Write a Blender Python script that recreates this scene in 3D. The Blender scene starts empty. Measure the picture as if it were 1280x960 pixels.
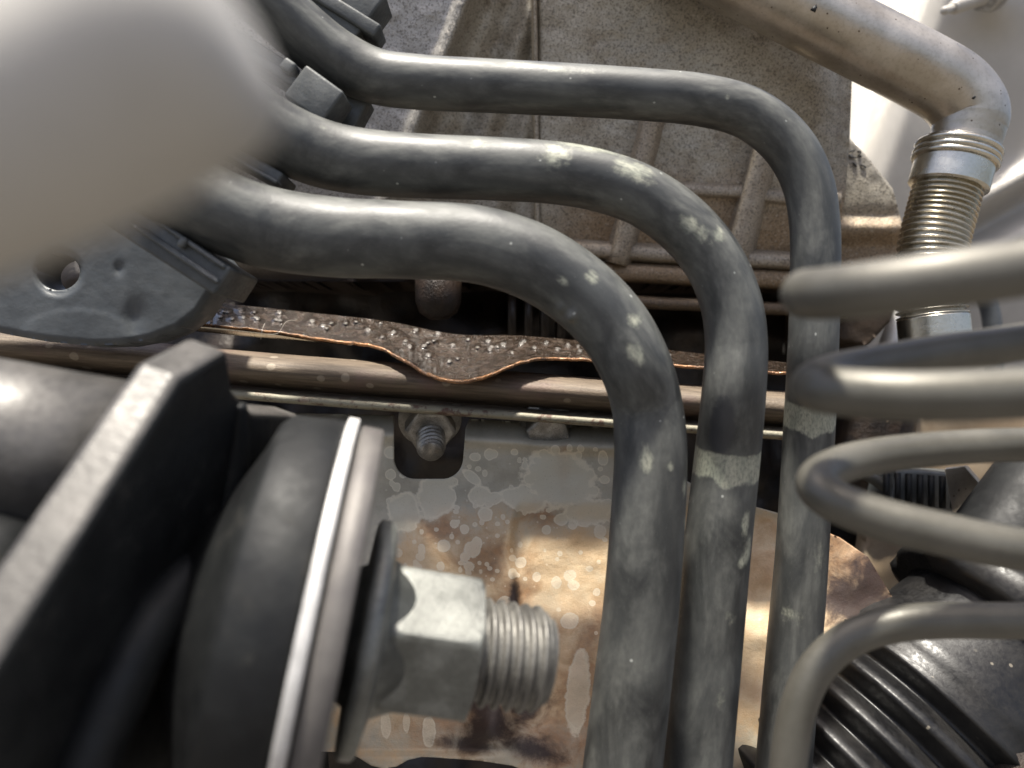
import bpy, math, random
import numpy as np
from mathutils import Vector, Matrix

random.seed(7)
rng = np.random.default_rng(7)
scene = bpy.context.scene
COL = scene.collection

# ------------------------------------------------------------------ camera
F = 962.0                      # focal length in photo pixels (photo is 1280 x 960)
cam_d = bpy.data.cameras.new('camera')
cam_d.sensor_width = 36.0
cam_d.lens = F / 1280.0 * 36.0
cam_d.clip_start = 0.002
cam_d.clip_end = 50.0
cam_d.dof.use_dof = True
cam_d.dof.focus_distance = 0.275
cam_d.dof.aperture_fstop = (cam_d.lens / 1000.0) / 0.0028
cam = bpy.data.objects.new('camera', cam_d)
cam.rotation_euler = (math.radians(90), 0, 0)
COL.objects.link(cam)
scene.camera = cam

# ------------------------------------------------------------------ sky, sun, exposure
SUN_ELEV, SUN_AZ = math.radians(80), math.radians(205)   # azimuth clockwise from +Y: from behind the camera's left
w = bpy.data.worlds.new('World'); scene.world = w; w.use_nodes = True
nt = w.node_tree; nt.nodes.clear()
sky = nt.nodes.new('ShaderNodeTexSky'); sky.sky_type = 'NISHITA'; sky.sun_disc = False
sky.air_density = 0.8; sky.dust_density = 5.0; sky.ozone_density = 0.8
sky.sun_elevation = SUN_ELEV; sky.sun_rotation = SUN_AZ
bg = nt.nodes.new('ShaderNodeBackground'); bg.inputs['Strength'].default_value = 0.095
wo = nt.nodes.new('ShaderNodeOutputWorld')
nt.links.new(sky.outputs[0], bg.inputs[0]); nt.links.new(bg.outputs[0], wo.inputs[0])
sd = bpy.data.lights.new('sun', 'SUN'); sd.energy = 4.3; sd.angle = math.radians(4); sd.color = (1.0, 0.955, 0.86)
sun = bpy.data.objects.new('sun', sd); COL.objects.link(sun)
to_sun = Vector((math.sin(SUN_AZ) * math.cos(SUN_ELEV), math.cos(SUN_AZ) * math.cos(SUN_ELEV), math.sin(SUN_ELEV)))
sun.rotation_euler = to_sun.to_track_quat('Z', 'Y').to_euler()
vs = scene.view_settings
vs.view_transform = 'Standard'; vs.look = 'None'; vs.gamma = 1.0; vs.exposure = 1.2
vs.use_curve_mapping = False
scene.cycles.use_denoising = True
scene.cycles.max_bounces = 8

# ------------------------------------------------------------------ helpers: placing
def P(px, py, d):
    """a point at depth d (metres in front of the lens) seen at photo pixel px, py"""
    return np.array([(px - 640.0) / F * d, d, -(py - 480.0) / F * d])

def R(px, d):
    return px * d / F

def smooth(a, b, x):
    t = np.clip((x - a) / (b - a), 0, 1)
    return t * t * (3 - 2 * t)

# ------------------------------------------------------------------ helpers: objects
def make_mesh(name, verts, faces, mat, uv=None, attrs=None, smooth_shade=True):
    me = bpy.data.meshes.new(name)
    me.from_pydata([tuple(v) for v in verts], [], [tuple(int(i) for i in f) for f in faces])
    me.validate(); me.update()
    if smooth_shade:
        me.polygons.foreach_set('use_smooth', [True] * len(me.polygons))
    if uv is not None:
        l = me.uv_layers.new(name='UVMap')
        vi = np.empty(len(me.loops), dtype=np.int32); me.loops.foreach_get('vertex_index', vi)
        l.data.foreach_set('uv', np.asarray(uv, dtype=np.float32)[vi].ravel())
    if attrs:
        for k, a in attrs.items():
            at = me.attributes.new(k, 'FLOAT', 'POINT')
            at.data.foreach_set('value', np.asarray(a, dtype=np.float32))
    if mat:
        me.materials.append(mat)
    return me

def thing(name, label, cat, loc, group=None):
    o = bpy.data.objects.new(name, None); COL.objects.link(o)
    o.empty_display_size = 0.01
    o.location = tuple(loc)
    o['label'] = label; o['category'] = cat
    if group: o['group'] = group
    return o

def part(name, geo, mat, parent, **kw):
    v, f = geo[0], geo[1]
    v = np.asarray(v, dtype=float)
    if parent is None:
        c = v.mean(0)
    else:
        c = v.mean(0)
    me = make_mesh(name, v - c, f, mat, uv=geo[2] if len(geo) > 2 else None,
                   attrs=geo[3] if len(geo) > 3 else None, **kw)
    o = bpy.data.objects.new(name, me); COL.objects.link(o)
    if parent is not None:
        o.parent = parent
        base = Vector((0, 0, 0)); q = parent
        while q is not None:
            base += q.location; q = q.parent
        o.location = Vector(c) - base
    else:
        o.location = Vector(c)
    return o

def solo(name, label, cat, geo, mat, group=None, **kw):
    o = part(name, geo, mat, None, **kw)
    o['label'] = label; o['category'] = cat
    if group: o['group'] = group
    return o

def bevel(o, width, seg=2, angle=35):
    m = o.modifiers.new('bevel', 'BEVEL'); m.width = width; m.segments = seg
    m.limit_method = 'ANGLE'; m.angle_limit = math.radians(angle)
    return o

def sharp(o, angle=35):
    me = o.data
    me.polygons.foreach_set('use_smooth', [True] * len(me.polygons))
    me.set_sharp_from_angle(angle=math.radians(angle))
    return o

# ------------------------------------------------------------------ helpers: geometry
def catmull(pts, n_per=14):
    p = np.asarray(pts, float)
    p = np.vstack([2 * p[0] - p[1], p, 2 * p[-1] - p[-2]])
    out = []
    for i in range(1, len(p) - 2):
        p0, p1, p2, p3 = p[i - 1], p[i], p[i + 1], p[i + 2]
        for t in np.linspace(0, 1, n_per, endpoint=False):
            out.append(0.5 * ((2 * p1) + (-p0 + p2) * t + (2 * p0 - 5 * p1 + 4 * p2 - p3) * t * t + (-p0 + 3 * p1 - 3 * p2 + p3) * t ** 3))
    out.append(p[-2])
    return np.array(out)

def tube(C, r, seg=40, caps=True, ref=(0, -1, 0), dr=None):
    """tube along the points C; u = 0 faces ref; dr(u, s) adds to the radius"""
    C = np.asarray(C, float); n = len(C)
    r = np.full(n, r, float) if np.isscalar(r) else np.asarray(r, float)
    T = np.gradient(C, axis=0); T /= np.linalg.norm(T, axis=1)[:, None]
    ref = np.asarray(ref, float)
    N = ref - (T @ ref)[:, None] * T; N /= np.linalg.norm(N, axis=1)[:, None]
    B = np.cross(T, N)
    s = np.concatenate([[0], np.cumsum(np.linalg.norm(np.diff(C, axis=0), axis=1))])
    a = np.linspace(0, 2 * np.pi, seg, endpoint=False)
    rr = r[:, None] * np.ones(seg)[None, :]
    if dr is not None:
        rr = rr + dr(a[None, :], s[:, None])
    V = C[:, None, :] + rr[:, :, None] * (np.cos(a)[None, :, None] * N[:, None, :] + np.sin(a)[None, :, None] * B[:, None, :])
    V = V.reshape(-1, 3)
    uv = np.stack([np.tile(np.where(a > np.pi - 1e-6, a - 2 * np.pi, a) / (2 * np.pi), n), np.repeat(s, seg)], 1)
    faces = []
    for i in range(n - 1):
        for j in range(seg):
            j2 = (j + 1) % seg
            faces.append((i * seg + j, (i + 1) * seg + j, (i + 1) * seg + j2, i * seg + j2))
    if caps:
        faces.append(tuple(range(seg)))
        faces.append(tuple(reversed(range((n - 1) * seg, n * seg))))
    return V, faces, uv, {'C': C, 'N': N, 'B': B, 's': s, 'r': r}

def frame_of(axis, ref=(0, -1, 0)):
    a = np.asarray(axis, float); a = a / np.linalg.norm(a)
    n = np.asarray(ref, float); n = n - a * (n @ a); n /= np.linalg.norm(n)
    return a, n, np.cross(a, n)

def lathe(origin, axis, prof, seg=64, ref=(0, -1, 0), close=False, rfun=None):
    """prof: list of (t along axis, radius)"""
    a, n, b = frame_of(axis, ref); o = np.asarray(origin, float)
    prof = np.asarray(prof, float); ang = np.linspace(0, 2 * np.pi, seg, endpoint=False)
    V = []
    for t, r in prof:
        rr = np.full(seg, r) if rfun is None else rfun(t, r, ang)
        V.append(o + t * a + rr[:, None] * (np.cos(ang)[:, None] * n + np.sin(ang)[:, None] * b))
    V = np.vstack(V); m = len(prof)
    faces = []
    rng_ = m if close else m - 1
    for i in range(rng_):
        i2 = (i + 1) % m
        for j in range(seg):
            j2 = (j + 1) % seg
            faces.append((i * seg + j, i2 * seg + j, i2 * seg + j2, i * seg + j2))
    if not close:
        faces.append(tuple(range(seg)))
        faces.append(tuple(reversed(range((m - 1) * seg, m * seg))))
    return V, faces

def slab(poly3, ext):
    """a closed 3-D polygon pushed along the vector ext"""
    p = np.asarray(poly3, float); n = len(p); e = np.asarray(ext, float)
    V = np.vstack([p, p + e])
    faces = [tuple(range(n)), tuple(reversed(range(n, 2 * n)))]
    for i in range(n):
        j = (i + 1) % n
        faces.append((i, j, n + j, n + i)[::-1])
    return V, faces

def box(c, ex, ey, ez):
    c, ex, ey, ez = [np.asarray(q, float) for q in (c, ex, ey, ez)]
    V = [c + sx * ex + sy * ey + sz * ez for sx in (-1, 1) for sy in (-1, 1) for sz in (-1, 1)]
    faces = [(0, 1, 3, 2), (4, 6, 7, 5), (0, 4, 5, 1), (2, 3, 7, 6), (0, 2, 6, 4), (1, 5, 7, 3)]
    return np.array(V), faces

def join(*geos):
    V, Fc, off = [], [], 0
    for g in geos:
        V.append(np.asarray(g[0])); Fc += [tuple(i + off for i in f) for f in g[1]]; off += len(g[0])
    return np.vstack(V), Fc

def poly_sd(poly, X, Y):
    """signed distance (negative inside) and nearest boundary point"""
    p = np.asarray(poly, float); n = len(p)
    best = np.full(X.shape, 1e18); bx = X.copy(); by = Y.copy(); inside = np.zeros(X.shape, bool)
    for i in range(n):
        a, b = p[i], p[(i + 1) % n]
        dx, dy = b - a
        L = dx * dx + dy * dy + 1e-12
        t = np.clip(((X - a[0]) * dx + (Y - a[1]) * dy) / L, 0, 1)
        qx, qy = a[0] + t * dx, a[1] + t * dy
        dd = (X - qx) ** 2 + (Y - qy) ** 2
        m = dd < best
        best = np.where(m, dd, best); bx = np.where(m, qx, bx); by = np.where(m, qy, by)
        c = ((a[1] > Y) != (b[1] > Y))
        with np.errstate(divide='ignore', invalid='ignore'):
            xi = (b[0] - a[0]) * (Y - a[1]) / (b[1] - a[1] + 1e-12) + a[0]
        inside ^= (c & (X < xi))
    d = np.sqrt(best)
    return np.where(inside, -d, d), bx, by

def round_poly(pts, n=6):
    return catmull(list(pts), n)

def relief(poly, step, dfun, thick, holes=(), attrs=None):
    """a formed sheet or casting face: the outline poly, depth dfun, given a real thickness backwards"""
    p = np.asarray(poly, float)
    xs = np.arange(p[:, 0].min() - step, p[:, 0].max() + 2 * step, step)
    ys = np.arange(p[:, 1].min() - step, p[:, 1].max() + 2 * step, step)
    X, Y = np.meshgrid(xs, ys)
    ok = np.ones(X.shape, bool)
    for k, q in enumerate([poly] + list(holes)):
        sd, bx, by = poly_sd(q, X, Y)
        near = np.abs(sd) < 0.72 * step
        X = np.where(near, bx, X); Y = np.where(near, by, Y)
        ok &= near | ((sd < 0) if k == 0 else (sd > 0))
    H, W = X.shape
    fo = ok[:-1, :-1] & ok[1:, :-1] & ok[1:, 1:] & ok[:-1, 1:]
    D = dfun(X, Y)
    V = np.stack([(X - 640) / F * D, D, -(Y - 480) / F * D], -1).reshape(-1, 3)
    Bk = V.copy(); Bk[:, 1] += thick
    idx = np.arange(H * W).reshape(H, W)
    A, B_, C_, D_ = idx[:-1, :-1][fo], idx[1:, :-1][fo], idx[1:, 1:][fo], idx[:-1, 1:][fo]
    front = np.stack([A, B_, C_, D_], 1)
    edges = {}
    for q in front:
        for i in range(4):
            e = (q[i], q[(i + 1) % 4])
            if (e[1], e[0]) in edges: del edges[(e[1], e[0])]
            else: edges[e] = 1
    used = np.unique(front)
    remap = -np.ones(H * W, int); remap[used] = np.arange(len(used))
    nf = len(used)
    faces = [tuple(remap[q]) for q in front]
    bnd = sorted({i for e in edges for i in e})
    bmap = {v: nf + i for i, v in enumerate(bnd)}
    for (a, b) in edges:
        faces.append((remap[b], remap[a], bmap[a], bmap[b]))
    verts = np.vstack([V[used], Bk[bnd]])
    ux = np.concatenate([X.ravel()[used], X.ravel()[bnd]]); uy = np.concatenate([Y.ravel()[used], Y.ravel()[bnd]])
    at = {k: fn(ux, uy) for k, fn in (attrs or {}).items()}
    return verts, faces, np.stack([ux / 1000, uy / 1000], 1), at

_g = rng.random((64, 64))
def vnoise(x, y, scale):
    """smooth value noise"""
    x = np.asarray(x, float) / scale; y = np.asarray(y, float) / scale
    xi, yi = np.floor(x).astype(int), np.floor(y).astype(int)
    fx, fy = x - xi, y - yi
    fx = fx * fx * (3 - 2 * fx); fy = fy * fy * (3 - 2 * fy)
    g = lambda a, b: _g[a % 64, b % 64]
    return (g(xi, yi) * (1 - fx) + g(xi + 1, yi) * fx) * (1 - fy) + (g(xi, yi + 1) * (1 - fx) + g(xi + 1, yi + 1) * fx) * fy - 0.5

def blob(x, y, cx, cy, rx, ry, rot=0):
    c, s = math.cos(math.radians(rot)), math.sin(math.radians(rot))
    dx, dy = x - cx, y - cy
    u, v = dx * c + dy * s, -dx * s + dy * c
    return np.clip(1.0 - np.sqrt((u / rx) ** 2 + (v / ry) ** 2) * 0.5, 0, 1)   # 0.5 on the outline

# ------------------------------------------------------------------ helpers: materials
class Mat:
    def __init__(self, name):
        self.m = bpy.data.materials.new(name); self.m.use_nodes = True
        self.t = self.m.node_tree; self.t.nodes.clear()
        self.out = self.t.nodes.new('ShaderNodeOutputMaterial')
        self.b = self.t.nodes.new('ShaderNodeBsdfPrincipled')
        self.t.links.new(self.b.outputs[0], self.out.inputs[0])
        self.tc = self.t.nodes.new('ShaderNodeTexCoord')
    def set(self, sock, v):
        if isinstance(v, bpy.types.NodeSocket): self.t.links.new(v, sock)
        elif isinstance(v, tuple) and len(v) == 3 and sock.type == 'RGBA': sock.default_value = (*v, 1)
        else: sock.default_value = v
    def obj(self): return self.tc.outputs['Object']
    def uv(self): return self.tc.outputs['UV']
    def attr(self, name):
        n = self.t.nodes.new('ShaderNodeAttribute'); n.attribute_name = name; return n.outputs['Fac']
    def mapping(self, vec, scale=(1, 1, 1), rot=(0, 0, 0)):
        n = self.t.nodes.new('ShaderNodeMapping'); self.t.links.new(vec, n.inputs[0])
        n.inputs['Scale'].default_value = scale; n.inputs['Rotation'].default_value = rot; return n.outputs[0]
    def noise(self, scale, detail=4, rough=0.55, vec=None, dist=0.0):
        n = self.t.nodes.new('ShaderNodeTexNoise'); self.t.links.new(vec or self.obj(), n.inputs['Vector'])
        n.inputs['Scale'].default_value = scale; n.inputs['Detail'].default_value = detail
        n.inputs['Roughness'].default_value = rough; n.inputs['Distortion'].default_value = dist
        return n.outputs['Fac']
    def voro(self, scale, feature='F1', vec=None, rand=1.0):
        n = self.t.nodes.new('ShaderNodeTexVoronoi'); self.t.links.new(vec or self.obj(), n.inputs['Vector'])
        n.feature = feature
        n.inputs['Scale'].default_value = scale; n.inputs['Randomness'].default_value = rand
        return n
    def ramp(self, fac, lo, hi, a=0.0, b=1.0):
        n = self.t.nodes.new('ShaderNodeMapRange'); n.interpolation_type = 'SMOOTHSTEP'
        self.set(n.inputs[0], fac); n.inputs[1].default_value = lo; n.inputs[2].default_value = hi
        n.inputs[3].default_value = a; n.inputs[4].default_value = b; return n.outputs[0]
    def math(self, op, a, b=0.0):
        n = self.t.nodes.new('ShaderNodeMath'); n.operation = op
        self.set(n.inputs[0], a); self.set(n.inputs[1], b); return n.outputs[0]
    def mix(self, fac, a, b, mode='MIX'):
        n = self.t.nodes.new('ShaderNodeMix'); n.data_type = 'RGBA'; n.blend_type = mode
        self.set(n.inputs[0], fac); self.set(n.inputs[6], a); self.set(n.inputs[7], b); return n.outputs[2]
    def bump(self, h, strength=0.5, dist=0.0005, prev=None):
        n = self.t.nodes.new('ShaderNodeBump'); self.set(n.inputs['Height'], h)
        n.inputs['Strength'].default_value = strength; n.inputs['Distance'].default_value = dist
        if prev is not None: self.t.links.new(prev, n.inputs['Normal'])
        return n.outputs[0]
    def done(self, color, rough=0.5, metal=0.0, normal=None, spec=None, coat=None):
        self.set(self.b.inputs['Base Color'], color); self.set(self.b.inputs['Roughness'], rough)
        self.set(self.b.inputs['Metallic'], metal)
        if normal is not None: self.t.links.new(normal, self.b.inputs['Normal'])
        if spec is not None: self.b.inputs['Specular IOR Level'].default_value = spec
        if coat: self.b.inputs['Coat Weight'].default_value = coat
        return self.m

def mat_hose(name):
    m = Mat(name)
    iso = m.mapping(m.uv(), (0.07, 1, 1)); lng = m.mapping(m.uv(), (0.16, 1, 1))
    smear = m.noise(34, 6, 0.62, vec=lng, dist=0.6); fine = m.noise(170, 5, 0.65, vec=lng); cloud = m.noise(28, 4, 0.55, vec=iso)
    dust = m.math('MULTIPLY', m.ramp(smear, 0.34, 0.72), m.ramp(fine, 0.25, 0.75, 0.45, 1.0))
    col = m.mix(m.ramp(cloud, 0.35, 0.7), (0.021, 0.0225, 0.023), (0.054, 0.057, 0.056))
    sc = m.noise(420, 3, 0.7, vec=m.mapping(m.uv(), (0.5, 1, 1), (0, 0, 0.25)))
    col = m.mix(m.ramp(sc, 0.60, 0.72, 0, 0.35), col, (0.17, 0.175, 0.165))
    col = m.mix(m.math('MULTIPLY', dust, 0.85), col, (0.160, 0.163, 0.148))
    ed = m.noise(330, 6, 0.7, vec=iso); ed2 = m.noise(90, 4, 0.6, vec=lng)
    pm = m.math('ADD', m.attr('paint'), m.math('ADD', m.ramp(ed, 0.25, 0.75, -0.16, 0.16), m.ramp(ed2, 0.25, 0.75, -0.16, 0.16)))
    mk = m.ramp(pm, 0.26, 0.80)
    worn = m.ramp(m.noise(520, 4, 0.65, vec=lng), 0.30, 0.58, 0.35, 0.95)
    col = m.mix(m.math('MULTIPLY', mk, worn), col, m.mix(m.ramp(ed2, 0.3, 0.7), (0.24, 0.255, 0.205), (0.38, 0.38, 0.30)))
    dk = m.ramp(m.math('ADD', m.attr('wipe'), m.ramp(ed, 0.2, 0.8, -0.1, 0.1)), 0.40, 0.58)
    col = m.mix(m.math('MULTIPLY', dk, 0.8), col, (0.035, 0.037, 0.042))
    v = m.voro(260, vec=iso); spk = m.ramp(v.outputs['Distance'], 0.06, 0.15, 1, 0)
    sel = m.ramp(v.outputs['Color'], 0.80, 0.86)
    col = m.mix(m.math('MULTIPLY', m.math('MULTIPLY', spk, sel), 0.75), col, (0.42, 0.43, 0.40))
    b = m.bump(m.noise(700, 5, 0.6), 0.2, 0.0003)
    b = m.bump(cloud, 0.4, 0.0010, b); b = m.bump(mk, 0.25, 0.0002, b)
    return m.done(col, m.ramp(dust, 0, 1, 0.46, 0.66), 0, b, spec=0.45)

def mat_cast_alu():
    m = Mat('cast_aluminium')
    g = m.noise(1150, 2, 0.6); g2 = m.noise(700, 3, 0.7); big = m.noise(18, 4, 0.6)
    col = m.mix(m.ramp(big, 0.35, 0.68), (0.33, 0.292, 0.226), (0.44, 0.408, 0.34))
    gr = m.noise(55, 6, 0.7)
    col = m.mix(m.ramp(gr, 0.48, 0.72, 0, 0.7), col, (0.17, 0.13, 0.085))
    col = m.mix(m.ramp(m.attr('rust'), 0, 1, 0, 0.85), col, (0.30, 0.20, 0.11))
    col = m.mix(m.ramp(m.attr('grey'), 0, 1, 0, 0.9), col, (0.42, 0.405, 0.38))
    col = m.mix(m.ramp(g, 0.48, 0.66, 0, 0.65), col, (0.06, 0.048, 0.036))
    col = m.mix(m.ramp(g2, 0.55, 0.72, 0, 0.5), col, (0.62, 0.56, 0.47))
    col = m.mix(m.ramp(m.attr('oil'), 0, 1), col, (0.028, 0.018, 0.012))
    b = m.bump(g2, 0.55, 0.0005); b = m.bump(g, 0.5, 0.0003, b)
    return m.done(col, 0.52, 0.35, b, spec=0.4)

def mat_metal(name, col_a, col_b, rough=(0.25, 0.45), metal=1.0, scale=60, stretch=(1, 1, 1), grit=0.3, speck=None, bdist=0.0002):
    m = Mat(name)
    vec = m.mapping(m.obj(), stretch)
    n = m.noise(scale, 6, 0.6, vec=vec); f = m.noise(scale * 14, 4, 0.65, vec=vec)
    col = m.mix(m.ramp(n, 0.35, 0.7), col_a, col_b)
    if speck is not None:
        v = m.voro(scale * 9); s = m.math('MULTIPLY', m.ramp(v.outputs['Distance'], 0.12, 0.2, 1, 0), m.ramp(v.outputs['Color'], 0.72, 0.76))
        col = m.mix(s, col, speck)
    col = m.mix(m.ramp(f, 0.45, 0.75, 0, grit), col, tuple(c * 0.35 for c in col_a))
    return m.done(col, m.ramp(n, 0.3, 0.7, *rough), metal, m.bump(f, 0.35, bdist))

def mat_plain(name, a, b, rough=0.55, scale=80, bump=0.3, bdist=0.0004, metal=0.0, speck=None, spec=0.5, speck_thr=0.78, speck_scale=300):
    m = Mat(name)
    n = m.noise(scale, 6, 0.62); f = m.noise(scale * 10, 4, 0.6)
    col = m.mix(m.ramp(n, 0.35, 0.72), a, b)
    if speck is not None:
        v = m.voro(speck_scale); s = m.math('MULTIPLY', m.ramp(v.outputs['Distance'], 0.14, 0.24, 1, 0), m.ramp(v.outputs['Color'], speck_thr, speck_thr + 0.03))
        col = m.mix(s, col, speck)
    return m.done(col, m.ramp(f, 0.3, 0.7, rough - 0.1, rough + 0.12), metal, m.bump(f, bump, bdist), spec=spec)

HOSE = mat_hose('dusty_black_rubber')
ALU = mat_cast_alu()
BLACKP = mat_plain('black_moulded_plastic', (0.045, 0.049, 0.049), (0.10, 0.106, 0.104), 0.5, 90, 0.25, speck=(0.3, 0.3, 0.28), speck_thr=0.9)
def mat_castblk():
    m = Mat('black_painted_casting')
    n = m.noise(40, 6, 0.65); f = m.noise(300, 4, 0.6); d = m.noise(120, 5, 0.7)
    col = m.mix(m.ramp(n, 0.35, 0.7), (0.005, 0.0054, 0.006), (0.013, 0.014, 0.014))
    col = m.mix(m.math('MULTIPLY', m.ramp(d, 0.55, 0.75), m.ramp(n, 0.45, 0.65)), col, (0.045, 0.042, 0.036))
    b = m.bump(n, 0.3, 0.0012); b = m.bump(f, 0.3, 0.0003, b)
    return m.done(col, m.ramp(d, 0.3, 0.7, 0.46, 0.66), 0, b, spec=0.25)
CASTBLK = mat_castblk()
CASTRIM = mat_plain('casting_sunlit_tone', (0.055, 0.052, 0.048), (0.115, 0.108, 0.10), 0.42, 70, 0.25, 0.0004, metal=0.2)  # lighter version of the black casting, sunlight painted into its colour
RUBBLK = mat_plain('black_bellows_rubber', (0.006, 0.006, 0.0065), (0.019, 0.018, 0.017), 0.40, 60, 0.3, 0.00025, spec=0.35, speck=(0.14, 0.125, 0.10), speck_thr=0.9)
DARKENG = mat_plain('oily_engine_metal', (0.010, 0.008, 0.007), (0.032, 0.022, 0.015), 0.4, 45, 0.5, 0.001, metal=0.3)
RUSTY = mat_plain('rusty_rough_metal', (0.014, 0.009, 0.006), (0.045, 0.026, 0.014), 0.42, 90, 0.6, 0.001, metal=0.1, speck=(0.2, 0.14, 0.09), speck_thr=0.9, speck_scale=420)
COILM = mat_metal('dull_coated_steel', (0.092, 0.087, 0.072), (0.130, 0.123, 0.104), (0.36, 0.50), 0.35, 40, grit=0.1)
PIPEM = mat_metal('satin_aluminium_pipe', (0.42, 0.37, 0.30), (0.55, 0.50, 0.43), (0.30, 0.42), 0.9, 50, (1, 1, 1), 0.25, speck=(0.10, 0.07, 0.05))
BELLM = mat_metal('bright_corrugated_steel', (0.58, 0.54, 0.45), (0.68, 0.65, 0.57), (0.20, 0.34), 1.0, 60, grit=0.25)
ZINC = mat_metal('zinc_plated_steel', (0.115, 0.118, 0.108), (0.225, 0.23, 0.21), (0.34, 0.52), 0.45, 110, grit=0.55, bdist=0.0003)
STUDM = mat_metal('dark_thread_steel', (0.12, 0.115, 0.105), (0.22, 0.212, 0.19), (0.35, 0.5), 0.5, 110, grit=0.7)
RINGA = mat_metal('bare_machined_steel', (0.50, 0.49, 0.47), (0.62, 0.61, 0.59), (0.45, 0.6), 0.4, 120, grit=0.35)
RINGB = mat_metal('dull_grey_steel', (0.10, 0.092, 0.088), (0.14, 0.13, 0.12), (0.5, 0.6), 0.3, 80, grit=0.2)
BRAIL = None
GREYCAP = mat_plain('grey_matt_cover', (0.36, 0.345, 0.315), (0.46, 0.44, 0.405), 0.5, 30, 0.2)
WHITEP = mat_plain('cream_white_body_paint', (0.36, 0.335, 0.295), (0.44, 0.415, 0.37), 0.4, 14, 0.15)
INK = mat_plain('black_ink', (0.006, 0.006, 0.006), (0.02, 0.02, 0.02), 0.6, 200, 0.2)

def mat_rail():
    m = Mat('heat_stained_steel')
    v = m.mapping(m.uv(), (1, 1, 1))
    st = m.noise(9, 5, 0.6, vec=m.mapping(m.uv(), (2, 40, 1)))
    gl = m.noise(900, 4, 0.7); n = m.noise(50, 5, 0.6)
    col = m.mix(m.ramp(st, 0.3, 0.7), (0.085, 0.062, 0.042), (0.17, 0.13, 0.09))
    col = m.mix(m.ramp(n, 0.5, 0.75, 0, 0.7), col, (0.16, 0.10, 0.085))
    col = m.mix(m.attr('lip'), col, (0.27, 0.25, 0.185))
    col = m.mix(m.math('MULTIPLY', m.attr('lip'), m.ramp(m.noise(200, 5, 0.7), 0.5, 0.62)), col, (0.12, 0.07, 0.05))
    vo = m.voro(170); sp = m.math('MULTIPLY', m.ramp(vo.outputs['Distance'], 0.25, 0.33, 1, 0), m.ramp(vo.outputs['Color'], 0.7, 0.73))
    col = m.mix(m.math('MULTIPLY', sp, 0.4), col, (0.42, 0.36, 0.28))
    col = m.mix(m.ramp(gl, 0.55, 0.8, 0, 0.5), col, (0.04, 0.03, 0.022))
    return m.done(col, 0.58, 0.12, m.bump(gl, 0.5, 0.0005))
BRAIL = mat_rail()

def mat_gasket():
    m = Mat('oily_copper_gasket')
    g = m.noise(1400, 4, 0.7); g2 = m.noise(300, 5, 0.65)
    col = m.mix(m.ramp(g2, 0.35, 0.7), (0.016, 0.010, 0.006), (0.055, 0.034, 0.021))
    v = m.voro(900); sp = m.math('MULTIPLY', m.ramp(v.outputs['Distance'], 0.2, 0.34, 1, 0), m.math('MULTIPLY', m.ramp(v.outputs['Color'], 0.80, 0.86), m.ramp(m.noise(60, 3, 0.6), 0.38, 0.58)))
    col = m.mix(sp, col, (0.5, 0.47, 0.42))  # pale specks painted in as glints on the grit
    col = m.mix(m.ramp(m.attr('bump_top'), 0.6, 0.95, 0, 0.45), col, (0.45, 0.43, 0.40))  # bump tops whitened, a painted glint
    col = m.mix(m.math('MULTIPLY', m.ramp(m.attr('edge'), 0.4, 0.6), m.ramp(m.noise(220, 5, 0.7), 0.32, 0.6, 0.15, 1.0)), col, (0.36, 0.17, 0.065))
    return m.done(col, m.ramp(g2, 0.3, 0.7, 0.16, 0.34), 0.25, m.bump(g, 0.9, 0.0006), coat=0.6)
GASK = mat_gasket()

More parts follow.
